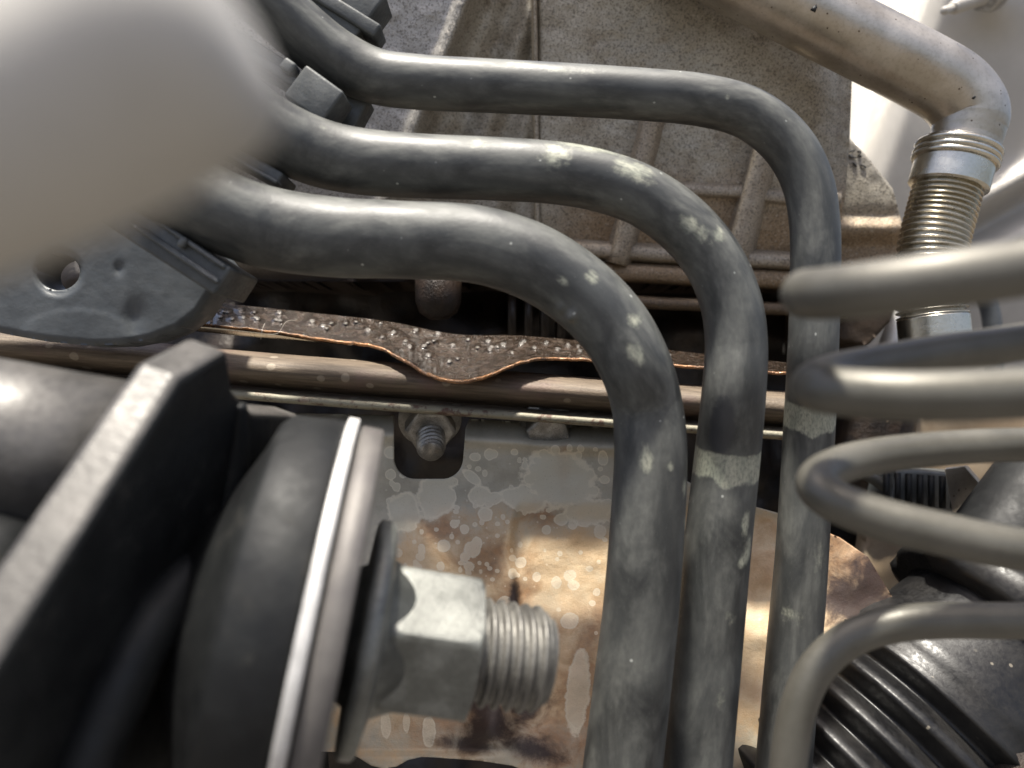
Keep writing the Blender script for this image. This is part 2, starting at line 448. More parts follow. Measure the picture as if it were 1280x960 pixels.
def mat_shield():
    m = Mat('stained_aluminised_shield')
    uvv = m.uv()
    n = m.noise(14, 6, 0.62, vec=uvv); f = m.noise(120, 5, 0.65, vec=uvv); g = m.noise(520, 3, 0.6, vec=uvv)
    n2 = m.noise(26, 7, 0.68, vec=uvv, dist=0.5)
    ed = m.ramp(n2, 0.25, 0.75, -0.24, 0.24)
    col = m.mix(m.ramp(n, 0.35, 0.65), (0.35, 0.325, 0.26), (0.48, 0.445, 0.36))
    col = m.mix(m.ramp(n2, 0.45, 0.75, 0, 0.4), col, (0.24, 0.24, 0.205))
    col = m.mix(m.ramp(m.math('ADD', m.attr('warm'), ed), 0.15, 0.95, 0, 0.95), col, m.mix(m.ramp(n2, 0.3, 0.7), (0.76, 0.59, 0.38), (0.66, 0.45, 0.25)))
    col = m.mix(m.ramp(m.math('ADD', m.attr('brown'), ed), 0.20, 0.95, 0, 0.72), col, m.mix(m.ramp(f, 0.35, 0.65), (0.36, 0.175, 0.075), (0.24, 0.13, 0.075)))
    ps = m.math('ADD', m.attr('pale'), m.ramp(m.noise(75, 5, 0.6, vec=uvv), 0.25, 0.75, -0.07, 0.07))
    lit = m.mix(m.attr('warm'), (0.62, 0.585, 0.47), (0.84, 0.72, 0.54))
    col = m.mix(m.ramp(ps, 0.44, 0.56, 0, 0.72), col, lit)
    rim = m.math('MULTIPLY', m.ramp(ps, 0.43, 0.50), m.ramp(ps, 0.52, 0.60, 1, 0))
    col = m.mix(m.math('MULTIPLY', rim, 0.5), col, (0.80, 0.73, 0.58))
    v = m.voro(150, vec=uvv); sel = m.math('MULTIPLY', m.ramp(v.outputs['Color'], 0.70, 0.74), m.attr('spots'))
    col = m.mix(m.math('MULTIPLY', m.math('MULTIPLY', m.ramp(v.outputs['Distance'], 0.14, 0.26, 1, 0), sel), 0.5), col, lit)
    col = m.mix(m.ramp(m.math('ADD', m.attr('burn'), ed), 0.22, 0.80, 0, 0.95), col, (0.026, 0.017, 0.017))
    col = m.mix(m.ramp(g, 0.60, 0.76, 0, 0.5), col, (0.11, 0.07, 0.04))
    b = m.bump(m.noise(30, 4, 0.5, vec=uvv), 0.25, 0.002); b = m.bump(g, 0.3, 0.0003, b); b = m.bump(f, 0.2, 0.0004, b)
    return m.done(col, m.ramp(f, 0.3, 0.7, 0.46, 0.62), 0.10, b)
SHIELD = mat_shield()

# ================================================================== LARGE STRUCTURE
# unseen asphalt sheet, added to bounce warm light up from below
V, faces = [(-60, -60, -0.85), (60, -60, -0.85), (60, 60, -0.85), (-60, 60, -0.85)], [(0, 1, 2, 3)]
GROUND = mat_plain('worn_asphalt', (0.07, 0.063, 0.054), (0.11, 0.10, 0.086), 0.9, 3, 0.3, 0.003)
o = part('bounce_ground', (np.array(V, float), faces), GROUND, None); o['kind'] = 'structure'

# body panel far behind, upper right: cream painted sheet with pressed folds
def d_body(X, Y):
    e = X + 0.35 * (Y - 100)
    d = np.full(X.shape, 0.52)
    d = d + (0.05 + 0.10 * (120 - Y) / 200.0) * smooth(1128, 1096, e)      # sloping shelf on the left, facing the sky
    d = d - 0.012 * smooth(1118, 1150, e)
    t = (X - 1190) * 0.55 + (Y - 270)
    fm = smooth(1165, 1215, X)
    d = d - 0.012 * np.exp(-(t / 16.0) ** 2) * fm + 0.010 * np.exp(-((t - 34) / 14.0) ** 2) * fm
    d = d - 0.010 * np.exp(-((t - 75) / 18.0) ** 2) * fm
    d = d + 0.0006 * (Y - 100) * 0.12 + 0.02 * smooth(1195, 1215, X) * smooth(70, 40, Y) * 0
    d = d - 0.012 * np.exp(-(((X - 1245) / 34.0) ** 2 + ((Y + 5) / 40.0) ** 2))
    return d + 0.004 * vnoise(X, Y, 90)
g = relief([(980, -120), (1500, -120), (1500, 760), (980, 760)], 6, d_body, 0.02)
o = solo('body_panel', 'cream white painted body panel with pressed folds behind the metal pipe', 'body panel', g, WHITEP)

# dark engine block face behind the hoses
def d_block(X, Y):
    return 0.43 + 0.02 * vnoise(X, Y, 70) + 0.008 * vnoise(X, Y, 23)
g = relief([(-260, 280), (1075, 280), (1075, 420), (1110, 470), (1300, 520), (1500, 520), (1500, 1120), (-260, 1120)], 10, d_block, 0.05)
o = part('engine_block', g, DARKENG, None); o['kind'] = 'structure'
o['label'] = 'dark oily engine block surface deep behind the hoses and heat shield'

# ------------------------------------------------------------------ aluminium housing
def ridge_x(Y): return 576 - 0.40 * Y
def d_lean(Y): return 0.345 + 0.027 * np.asarray(Y, float) / 350.0
def d_house(X, Y):
    rx = ridge_x(Y)
    d = d_lean(Y)
    left = smooth(2, -3, X - rx)
    d = d + left * (-0.004 + 0.00003 * (rx - X))
    # bright ridge just right of the left facet
    d = d - 0.010 * np.exp(-((X - rx - 6) / 10.0) ** 2)
    # fluted recess up to the step
    rec = smooth(18, 40, X - rx) * smooth(676, 664, X)
    d = d + rec * (0.010 + 0.0022 * np.sin((X - rx) / 8.5))
    # main face: gentle barrel, rolls away at its right edge
    d = d + 0.010 * smooth(1000, 1068, X) ** 2 + 0.004 * smooth(240, 340, Y)
    d = d + 0.006 * smooth(318, 345, Y)
    return d + 0.0008 * vnoise(X, Y, 17) + 0.0004 * vnoise(X, Y, 6)
rootH = thing('aluminium_housing', 'weathered cast aluminium housing with raised ribs behind the three hoses', 'engine housing', P(780, 340, 0.36))
hp = [(250, -60), (1072, -60), (1066, 70), (1062, 180), (1056, 250), (1040, 330), (1010, 352), (250, 352)]
g = relief(hp, 3, d_house, 0.07, attrs={
    'rust': lambda x, y: smooth(150, 330, y + 40 * vnoise(x, y, 40)) * smooth(640, 760, x),
    'grey': lambda x, y: smooth(600, 560, x + 0.4 * y) * 0.9,
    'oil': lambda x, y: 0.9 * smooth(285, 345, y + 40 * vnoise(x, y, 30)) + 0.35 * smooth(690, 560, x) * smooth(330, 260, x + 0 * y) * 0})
part('front_face', g, ALU, rootH)

def bar3(a, b, wpx, d0, d1, up, mat_attr, name, parent, taper=0.55):
    """a rib: its foot on the face at depth d, proud by up metres, sides sloped"""
    a, b = np.array(a, float), np.array(b, float)
    t = (b - a) / np.linalg.norm(b - a); nrm = np.array([-t[1], t[0]])
    n = 14; rows = []
    for k in range(n):
        s = k / (n - 1); c = a + (b - a) * s; d = d0 + (d1 - d0) * s - 0.347 + float(d_lean(c[1]))
        wob = 1.2 * vnoise(c[0], c[1], 9.0)
        prof = [(-0.5, 0.006), (-0.5 * taper, -up * 0.8), (-0.3 * taper, -up), (0.3 * taper, -up), (0.5 * taper, -up * 0.8), (0.5, 0.006)]
        rows.append([P(*(c + nrm * wpx * (q + 0.0) + nrm * wob), d + e) for q, e in prof])
    m = len(rows[0]); V = np.array(rows).reshape(-1, 3); faces = []
    for i in range(n - 1):
        for j in range(m - 1):
            faces.append((i * m + j, i * m + j + 1, (i + 1) * m + j + 1, (i + 1) * m + j))
    faces.append(tuple(range(m))[::-1]); faces.append(tuple(range((n - 1) * m, n * m)))
    N = len(V)
    at = {k: np.full(N, v) for k, v in mat_attr.items()}
    return part(name, (V, faces, None, at), ALU, parent)
RIB = {'rust': 0.45, 'grey': 0.2, 'oil': 0.1}
bar3((820, 130), (772, 330), 40, 0.347, 0.347, 0.008, RIB, 'rib', rootH)
bar3((972, 130), (918, 330), 46, 0.347, 0.347, 0.009, RIB, 'rib', rootH)
bar3((690, 236), (800, 236), 26, 0.347, 0.347, 0.003, RIB, 'rib', rootH)
bar3((800, 234), (950, 240), 26, 0.347, 0.347, 0.004, RIB, 'rib', rootH)
bar3((950, 244), (1052, 250), 26, 0.347, 0.350, 0.004, RIB, 'rib', rootH)
bar3((640, 306), (1046, 330), 30, 0.348, 0.348, 0.006, RIB, 'rib', rootH)
bar3((668, -40), (672, 300), 9, 0.347, 0.349, 0.003, {'rust': 0.3, 'grey': 0.1, 'oil': 0.1}, 'step_edge', rootH)
RB = {'rust': 1.0, 'grey': 0.0, 'oil': 0.25}
bar3((600, 332), (1030, 352), 26, 0.352, 0.352, 0.010, RB, 'bottom_ledge', rootH, taper=0.85)
bar3((690, 372), (1060, 390), 16, 0.345, 0.348, 0.010, {'rust': 1.0, 'grey': 0, 'oil': 0.6}, 'bottom_ledge', rootH, taper=0.85)
# right lobe with ink marks
def d_lobe(X, Y):
    return 0.380 + 0.004 * smooth(250, 300, Y) - 0.006 * smooth(268, 285, Y) * smooth(310, 288, Y) + 0.0006 * vnoise(X, Y, 12)
lobe = [(1030, 150), (1062, 172), (1088, 200), (1116, 236), (1131, 290), (1128, 350), (1112, 402), (1085, 432), (1030, 420)]
g = relief(lobe, 3, d_lobe, 0.06, attrs={'rust': lambda x, y: smooth(230, 320, y), 'grey': lambda x, y: smooth(250, 200, y) * 0.45, 'oil': lambda x, y: smooth(340, 400, y) * 0.8})
lb = part('side_lobe', g, ALU, rootH)
def ink(pts, d, r, parent):
    C = catmull([P(x, y, d) for x, y in pts], 6)
    return part('ink_mark', tube(C, r, 6)[:3], INK, parent)
ink([(1068, 188), (1060, 191), (1063, 196), (1071, 197)], 0.3795, R(1.0, 0.38), lb)
ink([(1072, 189), (1076, 190), (1074, 194), (1077, 196)], 0.3795, R(1.0, 0.38), lb)
ink([(1066, 203), (1071, 208)], 0.3795, R(1.0, 0.38), lb)
ink([(1076, 206), (1082, 209), (1079, 211)], 0.3795, R(1.0, 0.38), lb)
# parts of the underside seen in the dark recess below the lowest hose
gb = lathe(P(548, 320, 0.350), (0.0, -0.02, -1), [(0, R(30, .345)), (R(58, .345), R(29, .345)), (R(72, .345), R(24, .345)), (R(80, .345), R(12, .345))], 32)
part('hanging_boss', gb, RUSTY, rootH)
for k in range(5):
    x = 640 + k * 20
    part('fin', box(P(x, 396, 0.392), (R(5, .37), 0, 0), (0, 0.012, 0), (0, 0, R(34, .37))), DARKENG, rootH)

# ------------------------------------------------------------------ gasket
edge_pts = catmull([(200, 399), (232, 402), (330, 412), (400, 423), (470, 432), (500, 447), (540, 469), (570, 476), (602, 472), (640, 456), (680, 447), (760, 450), (880, 458), (1010, 468)], 30)
back_y = lambda x: 374 + (x - 230) * 0.105 + 8 * np.exp(-((x - 570) / 60.0) ** 2)
nx, ny = 520, 64
ex = np.linspace(202, 1005, nx); ey = np.interp(ex, edge_pts[:, 0], edge_pts[:, 1]) + 2.2 * vnoise(ex, ex * 0 + 3, 9) + 1.2 * vnoise(ex, ex * 0 + 9, 3.5)
S = np.linspace(0, 1, ny)
X = np.repeat(ex[:, None], ny, 1); Yp = ey[:, None] + (back_y(ex) - ey)[:, None] * S[None, :]
prot = np.interp(ex, [200, 440, 545, 600, 700, 1005], [0.297, 0.295, 0.271, 0.271, 0.288, 0.290])
D = prot[:, None] + (0.322 - prot)[:, None] * S[None, :] + 0.0006 * vnoise(X, Yp, 18)
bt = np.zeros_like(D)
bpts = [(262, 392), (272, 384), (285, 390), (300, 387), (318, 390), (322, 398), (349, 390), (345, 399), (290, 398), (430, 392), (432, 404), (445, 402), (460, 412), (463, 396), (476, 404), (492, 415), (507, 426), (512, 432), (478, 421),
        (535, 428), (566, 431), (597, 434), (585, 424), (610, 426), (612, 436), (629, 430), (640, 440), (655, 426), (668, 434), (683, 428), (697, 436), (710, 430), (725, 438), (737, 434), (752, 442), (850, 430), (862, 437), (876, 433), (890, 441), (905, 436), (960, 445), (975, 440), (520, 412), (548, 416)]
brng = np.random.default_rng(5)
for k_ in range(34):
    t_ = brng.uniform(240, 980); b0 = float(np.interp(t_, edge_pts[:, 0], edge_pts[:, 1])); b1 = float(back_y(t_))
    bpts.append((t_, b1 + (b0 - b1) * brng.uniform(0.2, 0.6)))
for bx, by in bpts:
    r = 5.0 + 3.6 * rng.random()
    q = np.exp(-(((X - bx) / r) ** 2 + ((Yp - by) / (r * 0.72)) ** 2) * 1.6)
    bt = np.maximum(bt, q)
D = D - 0.0042 * bt ** 1.2 - 0.0009 * np.clip(vnoise(X, Yp, 3.2), 0, 1) - 0.0010 * vnoise(X, Yp, 7)
V = np.stack([(X - 640) / F * D, D, -(Yp - 480) / F * D], -1).reshape(-1, 3)
faces = []
for i in range(nx - 1):
    for j in range(ny - 1):
        faces.append((i * ny + j, (i + 1) * ny + j, (i + 1) * ny + j + 1, i * ny + j + 1))
n0 = len(V)
low = V.reshape(nx, ny, 3)[:, 0, :] + np.array([0, 0.0002, -0.0011])
low2 = low + np.array([0, 0.03, 0.005])
V = np.vstack([V, low, low2])
for i in range(nx - 1):
    faces.append((n0 + i, n0 + i + 1, (i + 1) * ny, i * ny))
    faces.append((n0 + nx + i, n0 + nx + i + 1, n0 + i + 1, n0 + i))
edge_a = np.concatenate([np.repeat((S < 0.03)[None, :], nx, 0).ravel().astype(float), np.ones(nx), np.zeros(nx)])
edge_a[:n0] *= np.repeat(smooth(300, 420, ex), ny) * 0.6 + 0.4
at = {'bump_top': np.concatenate([bt.ravel(), np.zeros(2 * nx)]), 'edge': edge_a}
rootG = thing('metal_gasket', 'oily brown embossed metal gasket with a copper edge dipping at its middle', 'gasket', P(560, 470, 0.29))
part('embossed_sheet', (V, faces, None, at), GASK, rootG)
# bright lower layer peeping out on the left
xs = np.linspace(205, 440, 60); yy = np.interp(xs, edge_pts[:, 0], edge_pts[:, 1])
fr = np.array([P(x, y + 4.5, 0.2955) for x, y in zip(xs, yy)]); lo = np.array([P(x, y + 11 - 7 * smooth(300, 440, x), 0.296) for x, y in zip(xs, yy)])
V = np.vstack([fr, lo, lo + np.array([0, 0.03, 0.004])]); faces = []
for i in range(59):
    faces += [(60 + i, 61 + i, i + 1, i), (120 + i, 121 + i, 61 + i, 60 + i)]
part('lower_layer', (V, faces), BELLM, rootG)
# stray fibres caught on the gasket
def fibre(pts, r=0.00007):
    C = catmull([P(x, y, d) for x, y, d in pts], 8)
    return part('fibre', tube(C, r, 5)[:3], mat_fib, rootG)
mat_fib = mat_plain('pale_fibre', (0.6, 0.57, 0.5), (0.7, 0.67, 0.6), 0.7)
fibre([(335, 418, .291), (348, 416, .290), (358, 402, .291), (372, 400, .293)])
fibre([(326, 424, .291), (328, 412, .291), (331, 404, .294)])

# ------------------------------------------------------------------ rolled steel rail below the gasket
rail_line = [(-160, 412), (0, 425), (150, 438), (300, 452), (450, 464), (600, 475), (760, 487), (900, 497), (1000, 504)]
Cr = catmull(rail_line, 24)
prof = []   # (offset in px below the line, depth offset, lip)
for a in np.linspace(-100, 88, 22):
    ra = math.radians(a); prof.append((8 + 22 * math.sin(ra), 0.016 - 0.016 * math.cos(ra), 0))
prof += [(32, 0.0085, 0.0), (34, 0.005, 0.2), (36, 0.0022, 0.8), (38, 0.0005, 1), (42, 0, 1), (45, 0.0006, 1), (47, 0.003, 1), (47.5, 0.012, 0.3), (44, 0.03, 0)]
V, lip, uv = [], [], []
for i, (x, y) in enumerate(Cr):
    for (o_, dd, lp) in prof:
        w_ = 0.6 * vnoise(x, o_, 13)
        V.append(P(x, y + o_ + w_ * lp, 0.281 + dd)); lip.append(lp); uv.append((x / 1000, o_ / 1000))
m = len(prof); faces = []
for i in range(len(Cr) - 1):
    for j in range(m - 1):
        faces.append((i * m + j, i * m + j + 1, (i + 1) * m + j + 1, (i + 1) * m + j))
o = solo('steel_rail', 'heat stained rolled steel rail with pale lip running under the gasket', 'rail', (V, faces, uv, {'lip': lip}), BRAIL)

# ------------------------------------------------------------------ heat shield
def bend_y(X): return 546 + 0.055 * (X - 560)
def d_shield(X, Y):
    yb = bend_y(X)
    d = np.full(X.shape, 0.288)
    d = d + 0.014 * smooth(yb + 4, yb - 34, Y) ** 1.2         # rolls away at its top
    d = d - 0.003 * np.exp(-((Y - yb - 2) / 9.0) ** 2)
    d = d + 0.002 * smooth(yb, 640, Y) - 0.030 * np.clip((Y - 590) / 370, 0, 1.2) ** 1.4
    cx = 644 + 5 * np.sin(Y / 23.0)
    d = d + 0.0035 * smooth(cx - 5, cx + 6, X) * smooth(625, 655, Y) * smooth(800, 740, Y)
    d = d - 0.004 * np.exp(-(((X - 560) / 60.0) ** 2 + ((Y - 700) / 60.0) ** 2))
    d = d - 0.006 * np.exp(-(((X - 615) / 26.0) ** 2 + ((Y - 905) / 40.0) ** 2))
    d = d - 0.004 * smooth(936, 948, Y + 0.0 * X) * smooth(660, 600, X)
    d = d + 0.010 * smooth(840, 950, X)
    # pocket pressed for the bolt head
    d = d + 0.006 * np.exp(-(((X - 682) / 22.0) ** 4 + ((Y - 530) / 20.0) ** 4))
    return d + 0.0022 * vnoise(X, Y, 60) + 0.0006 * vnoise(X, Y, 19)
shp = [(300, 515), (480, 519), (600, 524), (700, 530), (770, 536), (838, 541), (850, 560), (856, 600), (900, 622), (942, 633), (985, 645), (1050, 672), (1085, 696), (1130, 770), (1150, 1010), (700, 1010), (668, 968), (640, 957), (600, 951), (560, 948), (528, 946), (510, 950), (496, 958), (480, 961), (464, 957), (448, 947), (430, 940), (300, 938)]
notch = [(492, 500), (492, 560)] + [(492 + 26 * (1 - math.cos(a)), 572 + 27 * math.sin(a)) for a in np.linspace(0.1, 1.5, 8)] + [(553 + 26 * math.sin(a), 572 + 27 * math.cos(a)) for a in np.linspace(0.05, 1.5, 8)] + [(580, 560), (582, 535), (588, 520), (590, 500)]
spots_rng = np.random.default_rng(3)
pale_list = [(700, 600, 46, 34, 20), (735, 640, 30, 16, 0), (655, 625, 30, 14, 15), (600, 620, 14, 12, 0), (545, 620, 22, 30, 10), (505, 640, 20, 24, 0), (668, 586, 8, 8, 0), (590, 597, 14, 6, 40), (612, 568, 7, 7, 0), (594, 571, 7, 5, 0), (643, 565, 5, 4, 0), (564, 602, 8, 6, 0), (718, 610, 6, 9, 20), (703, 600, 5, 7, 0), (756, 600, 6, 5, 0), (760, 630, 8, 6, 0),
             (722, 865, 14, 52, 5), (482, 906, 6, 16, 0), (536, 915, 8, 18, 0), (508, 903, 4, 12, 0)]
srng = np.random.default_rng(11)
drops = []
while len(drops) < 190:
    cx_, cy_ = srng.uniform(480, 775), srng.uniform(555, 800)
    if srng.random() > (1.0 if cy_ < 720 else 0.35): continue
    drops.append((cx_, cy_, 2.6 + 7.5 * srng.random() ** 3.0, 1 + 0.35 * srng.normal() * 0.5))
def a_pale(x, y):
    r = np.zeros_like(x)
    for cx_, cy_, rr_, e_ in drops:
        k = (np.abs(x - cx_) < 3 * rr_) & (np.abs(y - cy_) < 3 * rr_)
        r[k] = np.maximum(r[k], blob(x[k], y[k], cx_, cy_, rr_ * e_, rr_))
    for b in pale_list: r = np.maximum(r, blob(x, y, *b))
    return r
def a_warm(x, y):
    return np.clip(smooth(590, 700, y + 30 * vnoise(x, y, 50)) * smooth(480, 540, x + 0.4 * (y - 640)) , 0, 1) * (1 - 0.55 * smooth(870, 930, y)) + 0.0
def a_brown(x, y):
    r = np.zeros_like(x)
    for b in [(610, 700, 48, 34, 30), (640, 742, 30, 40, 0), (640, 790, 60, 20, 0), (735, 800, 20, 40, 20), (740, 880, 40, 70, 0), (560, 900, 60, 30, 0), (705, 588, 10, 26, 0), (675, 640, 26, 18, 0), (610, 880, 60, 50, 0), (690, 930, 50, 40, 0), (1060, 700, 90, 70, 20), (1010, 690, 30, 50, 0), (560, 665, 40, 16, 10)]:
        r = np.maximum(r, blob(x, y, *b))
    return r
def a_burn(x, y):
    r = np.zeros_like(x)
    for b in [(612, 905, 46, 30, -20), (650, 875, 30, 26, 0), (660, 935, 46, 16, 10), (600, 872, 34, 22, 0), (1075, 745, 56, 54, 0), (1100, 715, 30, 30, 0), (590, 930, 40, 12, 10), (643, 745, 6, 26, 0)]:
        r = np.maximum(r, blob(x, y, *b))
    return r
def a_spots(x, y):
    return np.clip(smooth(860, 780, y) * smooth(770, 640, x) + 0.15, 0, 1)
g = relief(shp, 2.0, d_shield, 0.0012, holes=[notch], attrs={'pale': a_pale, 'warm': a_warm, 'brown': a_brown, 'burn': a_burn, 'spots': a_spots})
solo('heat_shield', 'beige heat shield with water spots, brown scorch marks and a U shaped notch', 'heat shield', g, SHIELD)

# stud and nut standing in the notch
ax_s = (0.12, -0.86, -0.50)
rt = thing('stud_with_nut', 'small grimy stud with hex nut standing in the notch of the heat shield', 'stud', P(538, 530, 0.31))
def hexprof(origin, axis, R_, t0, t1, ref=(0, 0, 1), rot=0.0, cham=0.12):
    a, n, b = frame_of(axis, ref)
    o_ = np.asarray(origin, float)
    V = []
    for t, k in ((t0, 1 - cham), (t0 + (t1 - t0) * 0.10, 1.0), (t1 - (t1 - t0) * 0.10, 1.0), (t1, 1 - cham)):
        for i in range(6):
            an = rot + i * math.pi / 3
            V.append(o_ + t * a + R_ * k * (math.cos(an) * n + math.sin(an) * b))
    faces = []
    for l in range(3):
        for i in range(6):
            j = (i + 1) % 6
            faces.append((l * 6 + i, (l + 1) * 6 + i, (l + 1) * 6 + j, l * 6 + j))
    faces.append(tuple(range(6))); faces.append(tuple(reversed(range(18, 24))))
    return np.array(V), faces
GRIME = mat_metal('grimy_steel', (0.22, 0.205, 0.18), (0.48, 0.46, 0.42), (0.3, 0.5), 0.6, 160, grit=0.7)
o = part('nut', hexprof(P(538, 534, 0.298), ax_s, R(32, .30), -0.004, 0.004, rot=0.5), GRIME, rt); bevel(sharp(o), 0.0004)
def threaded(origin, axis, r, L, pitch, depth, seg=48, per=10, taper_end=True):
    """a real helical thread"""
    n = int(L / pitch * per)
    a, nn, b = frame_of(axis)
    ang = np.linspace(0, 2 * np.pi, seg + 1)
    V = []
    for i in range(n + 1):
        t = L * i / n
        ph = (t / pitch - ang / (2 * np.pi)) % 1.0
        prof_ = np.abs(ph - 0.5) * 2
        rr = r - depth * np.clip(prof_ * 1.5 - 0.25, 0, 1)
        if taper_end: rr = np.minimum(rr, r - depth * 1.5 * smooth(L - pitch * 1.2, L, t) * 1.2)
        V.append(np.asarray(origin) + t * np.array(a) + rr[:, None] * (np.cos(ang)[:, None] * nn + np.sin(ang)[:, None] * b))
    m_ = seg + 1; V = np.vstack(V); faces = []
    for i in range(n):
        for j in range(seg):
            faces.append((i * m_ + j, (i + 1) * m_ + j, (i + 1) * m_ + j + 1, i * m_ + j + 1))
    faces.append(tuple(reversed(range(n * m_, n * m_ + seg)))); faces.append(tuple(range(seg)))
    return V, faces
part('threaded_end', threaded(P(538, 540, 0.298), ax_s, R(18.5, .29), 0.0135, 0.0024, 0.0008), GRIME, rt)
part('washer', lathe(P(538, 533, 0.298), ax_s, [(-0.006, R(36, .33)), (-0.0042, R(36, .33))], 40), GRIME, rt)
# hex bolt in the pressed pocket
rt = thing('hex_bolt', 'dull hex bolt head tucked under the rail in the heat shield pocket', 'bolt', P(683, 540, 0.29))
o = part('bolt_head', hexprof(P(684, 537, 0.2925), (0.03, -0.8, -0.45), R(26, .322), -0.004, 0.005, rot=0.3), GRIME, rt); bevel(sharp(o), 0.0005)
part('bolt_flange', lathe(P(684, 537, 0.2925), (0.03, -0.8, -0.45), [(-0.006, R(30, .322)), (-0.004, R(30, .322))], 40), GRIME, rt)

# ================================================================== HOSES
def hose(px_pts, dep, rpx, label, marks=(), wipes=(), bands=(), seg=56, lumps=()):
    pts = [P(x, y, dep(x, y)) for x, y in px_pts]
    C = catmull(pts, 22)
    rpx_ = np.interp(np.linspace(0, 1, len(C)), np.linspace(0, 1, len(rpx)), rpx)
    r = rpx_ * C[:, 1] / F
    V, faces, uv, info = tube(C, r, seg)
    n = len(C); s = info['s']
    ang = np.tile(np.linspace(0, 2 * np.pi, seg, endpoint=False), n); sv = np.repeat(s, seg)
    pxC = np.stack([C[:, 0] / C[:, 1] * F + 640, 480 - C[:, 2] / C[:, 1] * F], 1)
    Bp = np.stack([info['B'][:, 0], -info['B'][:, 2]], 1)
    def locate(x, y):
        k = int(np.argmin(((pxC - [x, y]) ** 2).sum(1)))
        off = ([x, y] - pxC[k]) @ Bp[k] / rpx_[k]
        return s[k], math.asin(max(-0.97, min(0.97, off))), r[k], k
    def dist_field(items):
        f = np.zeros(len(V))
        for (x, y, lu, lv, strength) in items:
            s0, a0, r0, k = locate(x, y)
            da = (ang - a0 + np.pi) % (2 * np.pi) - np.pi
            q = np.sqrt((da * r0 / R(lu, C[k, 1])) ** 2 + ((sv - s0) / R(lv, C[k, 1])) ** 2)
            f = np.maximum(f, np.clip(1 - 0.5 * q, 0, 1) * strength)
        return f
    pf = dist_field(marks); wf = dist_field(wipes)
    for (y0, y1, lo) in bands:
        ya, yb = [s[int(np.argmin(np.abs(pxC[:, 1] - q) + 1e3 * (pxC[:, 0] < 760)))] for q in (y0, y1)]
        fall = np.sin(ang * 3 + 1.1) * 0.3 + np.sin(ang * 7) * 0.22
        yb2 = yb + (yb - ya) * 0.35 * fall
        f = smooth(ya - 0.0004, ya + 0.0004, sv) * smooth(yb2 + 0.002, yb2 - 0.0015, sv)
        pf = np.maximum(pf, f * lo)
    if lumps:
        Vn = V.copy(); Cc = np.repeat(C, seg, 0)
        nrm = (V - Cc) / np.linalg.norm(V - Cc, axis=1)[:, None]
        for (x, y, wpx, h) in lumps:
            s0, a0, r0, k = locate(x, y)
            da = (ang - a0 + np.pi) % (2 * np.pi) - np.pi
            q = np.sqrt((da * r0) ** 2 + (sv - s0) ** 2) / R(wpx, C[k, 1])
            Vn += nrm * (h * np.exp(-q * q * 2))[:, None]
        V = Vn
    return solo('rubber_hose', label, 'hose', (V, faces, uv, {'paint': pf, 'wipe': wf}), HOSE, 'black rubber hoses running down past the heat shield')

dep1 = lambda x, y: 0.228 + 0.004 * (y > 500) - 0.016 * float(smooth(420, 150, x))
hose([(60, 105), (130, 168), (200, 222), (270, 262), (340, 286), (420, 297), (500, 300), (590, 305), (660, 325), (718, 360), (764, 405), (793, 455), (808, 505), (813, 560), (810, 640), (801, 760), (791, 850), (778, 960), (766, 1060)],
     dep1, [52, 52, 51, 48, 48, 46, 44, 46, 48, 50],
     'lowest of three black hoses, bending down nearest the camera in front of heat shield',
     marks=[(800, 568, 8, 13, 1.0), (735, 352, 7, 9, 0.9), (702, 358, 6, 8, 0.75), (790, 405, 12, 9, .72), (787, 440, 10, 9, .9), (850, 605, 7, 12, 0.9), (852, 650, 5, 12, .8), (828, 580, 6, 6, .7)],
     lumps=[(712, 398, 9, 0.0022), (700, 389, 7, 0.001)])
dep2 = lambda x, y: 0.238 + 0.006 * (y > 500) - 0.016 * float(smooth(460, 220, x))
hose([(140, -15), (210, 55), (270, 110), (330, 158), (390, 188), (450, 202), (530, 208), (610, 211), (690, 216), (752, 227), (806, 247), (855, 282), (892, 327), (913, 377), (920, 430), (917, 490), (909, 570), (897, 680), (889, 760), (871, 960), (860, 1060)],
     dep2, [46, 45, 42, 39, 38, 37, 37, 38, 40, 42, 43],
     'middle of three black hoses, with pale paint blotches on its bend and a white band',
     marks=[(785, 220, 12, 22, 0.95), (735, 188, 14, 40, 1.0), (690, 203, 16, 16, .8), (852, 288, 9, 12, .95), (869, 300, 12, 9, .8), (888, 301, 12, 9, .8), (600, 190, 11, 13, .68), (921, 650, 6, 16, .95), (926, 682, 7, 14, .95), (918, 695, 9, 6, .95), (905, 760, 10, 12, .45), (890, 850, 8, 22, .5), (400, 168, 5, 14, .5)],
     wipes=[(893, 520, 16, 34, 1.0)], bands=[(557, 600, 0.95)])
dep3 = lambda x, y: 0.248 + 0.008 * (y > 500) - 0.016 * float(smooth(480, 240, x))
hose([(210, -130), (270, -60), (325, -8), (375, 38), (420, 72), (468, 95), (525, 103), (600, 107), (700, 112), (800, 118), (880, 126), (938, 143), (982, 178), (1008, 224), (1018, 278), (1019, 345), (1016, 440), (1011, 540), (1003, 680), (995, 780), (979, 960), (970, 1060)],
     dep3, [40, 39, 36, 33, 32, 31, 31, 31, 30, 30, 31, 33, 34],
     'topmost of three black hoses, thinnest, its lower run passing behind the coiled tube',
     marks=[(650, 92, 8, 20, .72), (700, 100, 5, 30, .6), (900, 134, 3, 3, .7), (1012, 700, 10, 20, .45), (980, 760, 12, 10, .6)],
     bands=[(498, 533, 1.0)])

